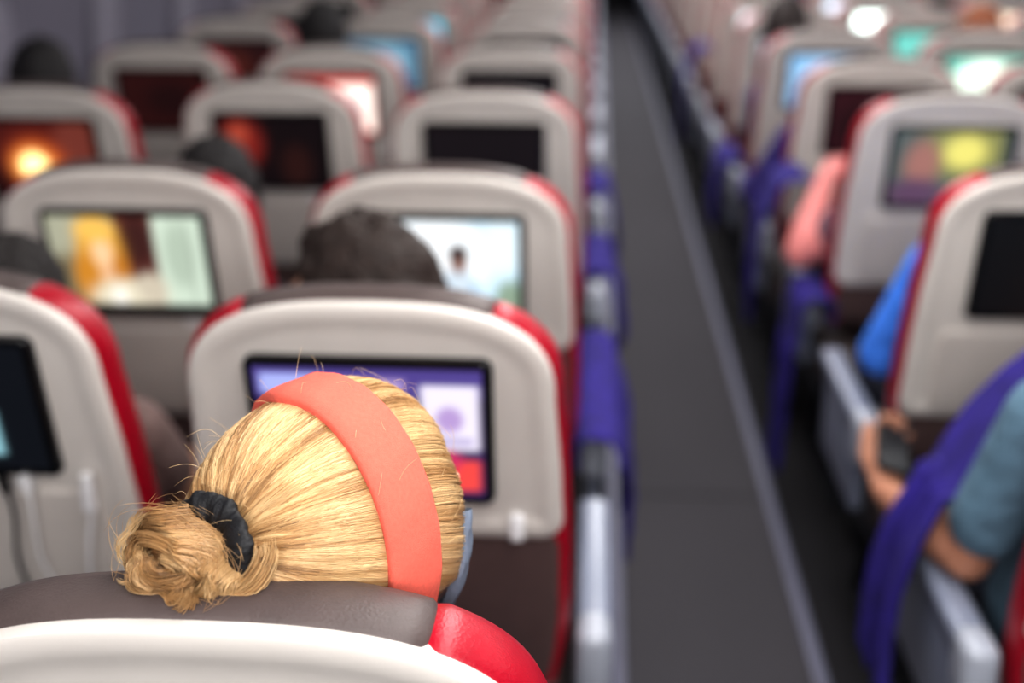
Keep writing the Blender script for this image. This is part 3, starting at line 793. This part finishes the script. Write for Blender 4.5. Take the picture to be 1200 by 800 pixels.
# --- blankets
def blanket(sec, y0, y1, label, seed, amp=.016, ny=56, fold=0.0, ragged=1.0):
    o = V((sec[0][0], (y0+y1)/2, 0)); rnd = random.Random(seed)
    pts = []
    for (x0, z0), (x1, z1) in zip(sec, sec[1:]):
        n = max(2, int(math.hypot(x1-x0, z1-z0)/.014))
        pts += [(x0+(x1-x0)*i/n, z0+(z1-z0)*i/n) for i in range(n)]
    pts.append(sec[-1])
    ztop = max(p[1] for p in pts); out = 1 if sec[-1][0] > sec[0][0] else -1
    rows = []; sd = rnd.uniform(0, 50)
    for i in range(ny+1):
        t = i/ny; row = []
        edge = mnoise.noise(V((t*3.2, sd, 0)))
        for j, (x, z) in enumerate(pts):
            h = min(1, (ztop-z)/.16) if j > len(pts)*.4 else 0
            s = (ztop-z)
            rip = amp*h*(.7+.9*mnoise.noise(V((t*7+s*1.5, sd+3, s*1.2)))+.5*mnoise.noise(V((t*17, sd+9, s*2))))
            zz = z-h*.34*ragged*s*edge
            yy = y0+(y1-y0)*(t*(1-.22*h)+.11*h)+.03*h*mnoise.noise(V((s*5, t*2, sd)))+fold*s*(t-.5)
            row.append((x+out*(max(0, rip)+.004), yy, zz+.002*mnoise.noise(V((t*20, x*60, sd)))))
        rows.append(row)
    a = MB(); a.grid(rows)
    ob = a.build('blanket', M['purple'], None, o, sharp=None)
    sm = ob.modifiers.new('thick', 'SOLIDIFY'); sm.thickness = .007; sm.offset = 1
    return tag(ob, label, 'blanket', 'purple blankets along the aisle')
def lsec(zb): return [(-.016, .60), (-.018, .655), (-.005, .668), (.02, .668), (.046, .664), (.058, .64), (.064, .55), (.068, zb+.06), (.07, zb)]
def rsec(zb, RO=.035): return [(q+RO, z) for q, z in [(.566, .60), (.568, .655), (.555, .668), (.53, .668), (.504, .664), (.492, .64), (.486, .55), (.482, zb+.06), (.48, zb)]]
blanket(lsec(.33), LY[2]+.03, LY[2]+.66, 'purple blanket hanging over left armrest beside the aisle, nearest on the left', 1, .026)
blanket(lsec(.45), LY[3]+.20, LY[3]+.62, 'purple blanket hanging on the left side of the aisle, second nearest', 2, .026)
blanket(lsec(.44), LY[4]+.24, LY[4]+.6, 'purple blanket on the left side of the aisle, farthest away', 3, .022)
blanket(rsec(.16, .065), RY[3]+.02, RY[3]+.24, 'purple blanket hanging almost to the floor right of the aisle', 5, ragged=.3)
blanket([(.66, .84), (.62, .885), (.58, .885), (.545, .86), (.522, .79), (.512, .70), (.506, .60), (.503, .50)], RY[3]+.46, RY[3]+.70, 'deep purple blanket draped high beside the raised bare forearm', 6, .02)
blanket(rsec(.40), RY[5]+.24, RY[5]+.6, 'purple blanket on a right armrest beside the light blue screen', 7)
blanket([(.64, .86), (.60, .90), (.56, .90), (.53, .86), (.512, .78), (.504, .66), (.50, .55), (.498, .44)], RY[7]+.30, RY[7]+.62, 'purple blanket bunched high by the farthest right aisle armrest', 20, .02)
blanket([(.75, .985), (.71, .965), (.675, .93), (.63, .87), (.600, .81), (.566, .73), (.540, .67), (.526, .60), (.520, .52), (.516, .42)], 1.735, 1.90, 'purple blanket slung from shoulder of the man in teal down past the armrest', 9, .024, ragged=.3, fold=.1)

# --- cables on the left seat
def cable(pts, r, m, label):
    o = V(pts[0]); q = [V(p) for p in pts]; out = []
    for i in range(len(q)-1):
        p0, p1, p2, p3 = q[max(0, i-1)], q[i], q[i+1], q[min(len(q)-1, i+2)]
        for k in range(8):
            t = k/8
            out.append(.5*((2*p1)+(p2-p0)*t+(2*p0-5*p1+4*p2-p3)*t*t+(3*p1-p0-3*p2+p3)*t**3))
    out.append(q[-1]); a = MB(); a.tube(out, r)
    d = (out[1]-out[0]).normalized(); a.tube([out[0]-d*.004, out[0]+d*.026], r*2.6)
    return tag(a.build('cable', m, None, o), label, 'cable', 'cables hanging from the left screen')
def sb(x, z, t=-.036): return (x, 1.455+(ZT-z)*TR+t, z)
cable([sb(-.764, .90, -.036), sb(-.764, .85, -.04), sb(-.772, .76, -.038), sb(-.757, .68, -.034), sb(-.752, .58, -.03)], .0022, M['white'], 'white charging cable hanging under the screen at the left edge')
cable([sb(-.680, .900, -.030), sb(-.682, .85, -.034), sb(-.697, .78, -.038), sb(-.712, .70, -.034), sb(-.722, .62, -.03)], .0034, M['white'], 'thicker white headphone cable curving down the left seat shell')
cable([sb(-.797, .903), sb(-.792, .84, -.04), sb(-.807, .75, -.038), sb(-.797, .64, -.034), sb(-.807, .56, -.03)], .0028, M['black'], 'thin black cable hanging at the far left edge')

# ------------------------------------------------------------------ light
def area(name, loc, rot, sx, sy, e, col=(1, 1, 1)):
    l = bpy.data.lights.new(name, 'AREA'); l.shape = 'RECTANGLE'; l.size = sx; l.size_y = sy; l.energy = e; l.color = col
    o = bpy.data.objects.new(name, l); o.location = loc; o.rotation_euler = rot; COL.objects.link(o); return o
area('aisle_light', (.28, 1.2, 2.1), (0, 0, 0), .5, 4.5, 57, (1, .988, .970))
area('aisle_light', (.28, 6.5, 2.1), (0, 0, 0), .5, 5, 60, (1, .99, .99))
area('far_light', (.4, 13.5, 2.1), (0, 0, 0), .8, 8, 120, (.97, .98, 1))
area('left_wash_light', (-1.0, 3, 2.08), (0, 0, 0), .25, 7, 13, (1, .975, .955))
area('right_wash_light', (1.7, 4.6, 2.08), (0, 0, 0), .25, 9, 50, (1, .99, .975))
area('rear_light', (.1, -1.5, 1.98), (math.radians(64), 0, 0), 2.6, .4, 54, (1, .99, .972))
w = bpy.data.worlds.new('World'); SC.world = w; w.use_nodes = True
w.node_tree.nodes['Background'].inputs['Color'].default_value = (.9, .92, 1, 1); w.node_tree.nodes['Background'].inputs['Strength'].default_value = .1

# ------------------------------------------------------------------ camera
cd = bpy.data.cameras.new('camera'); cam = bpy.data.objects.new('camera', cd); COL.objects.link(cam)
cam.location = (0, 0, 1.65); cam.rotation_euler = (math.radians(90-19.84), 0, math.radians(3.71))
cd.sensor_width = 36; cd.lens = 36*1450/1200
cd.clip_start = .02
cd.dof.use_dof = True; cd.dof.focus_distance = .90; cd.dof.aperture_fstop = 2.2
SC.camera = cam
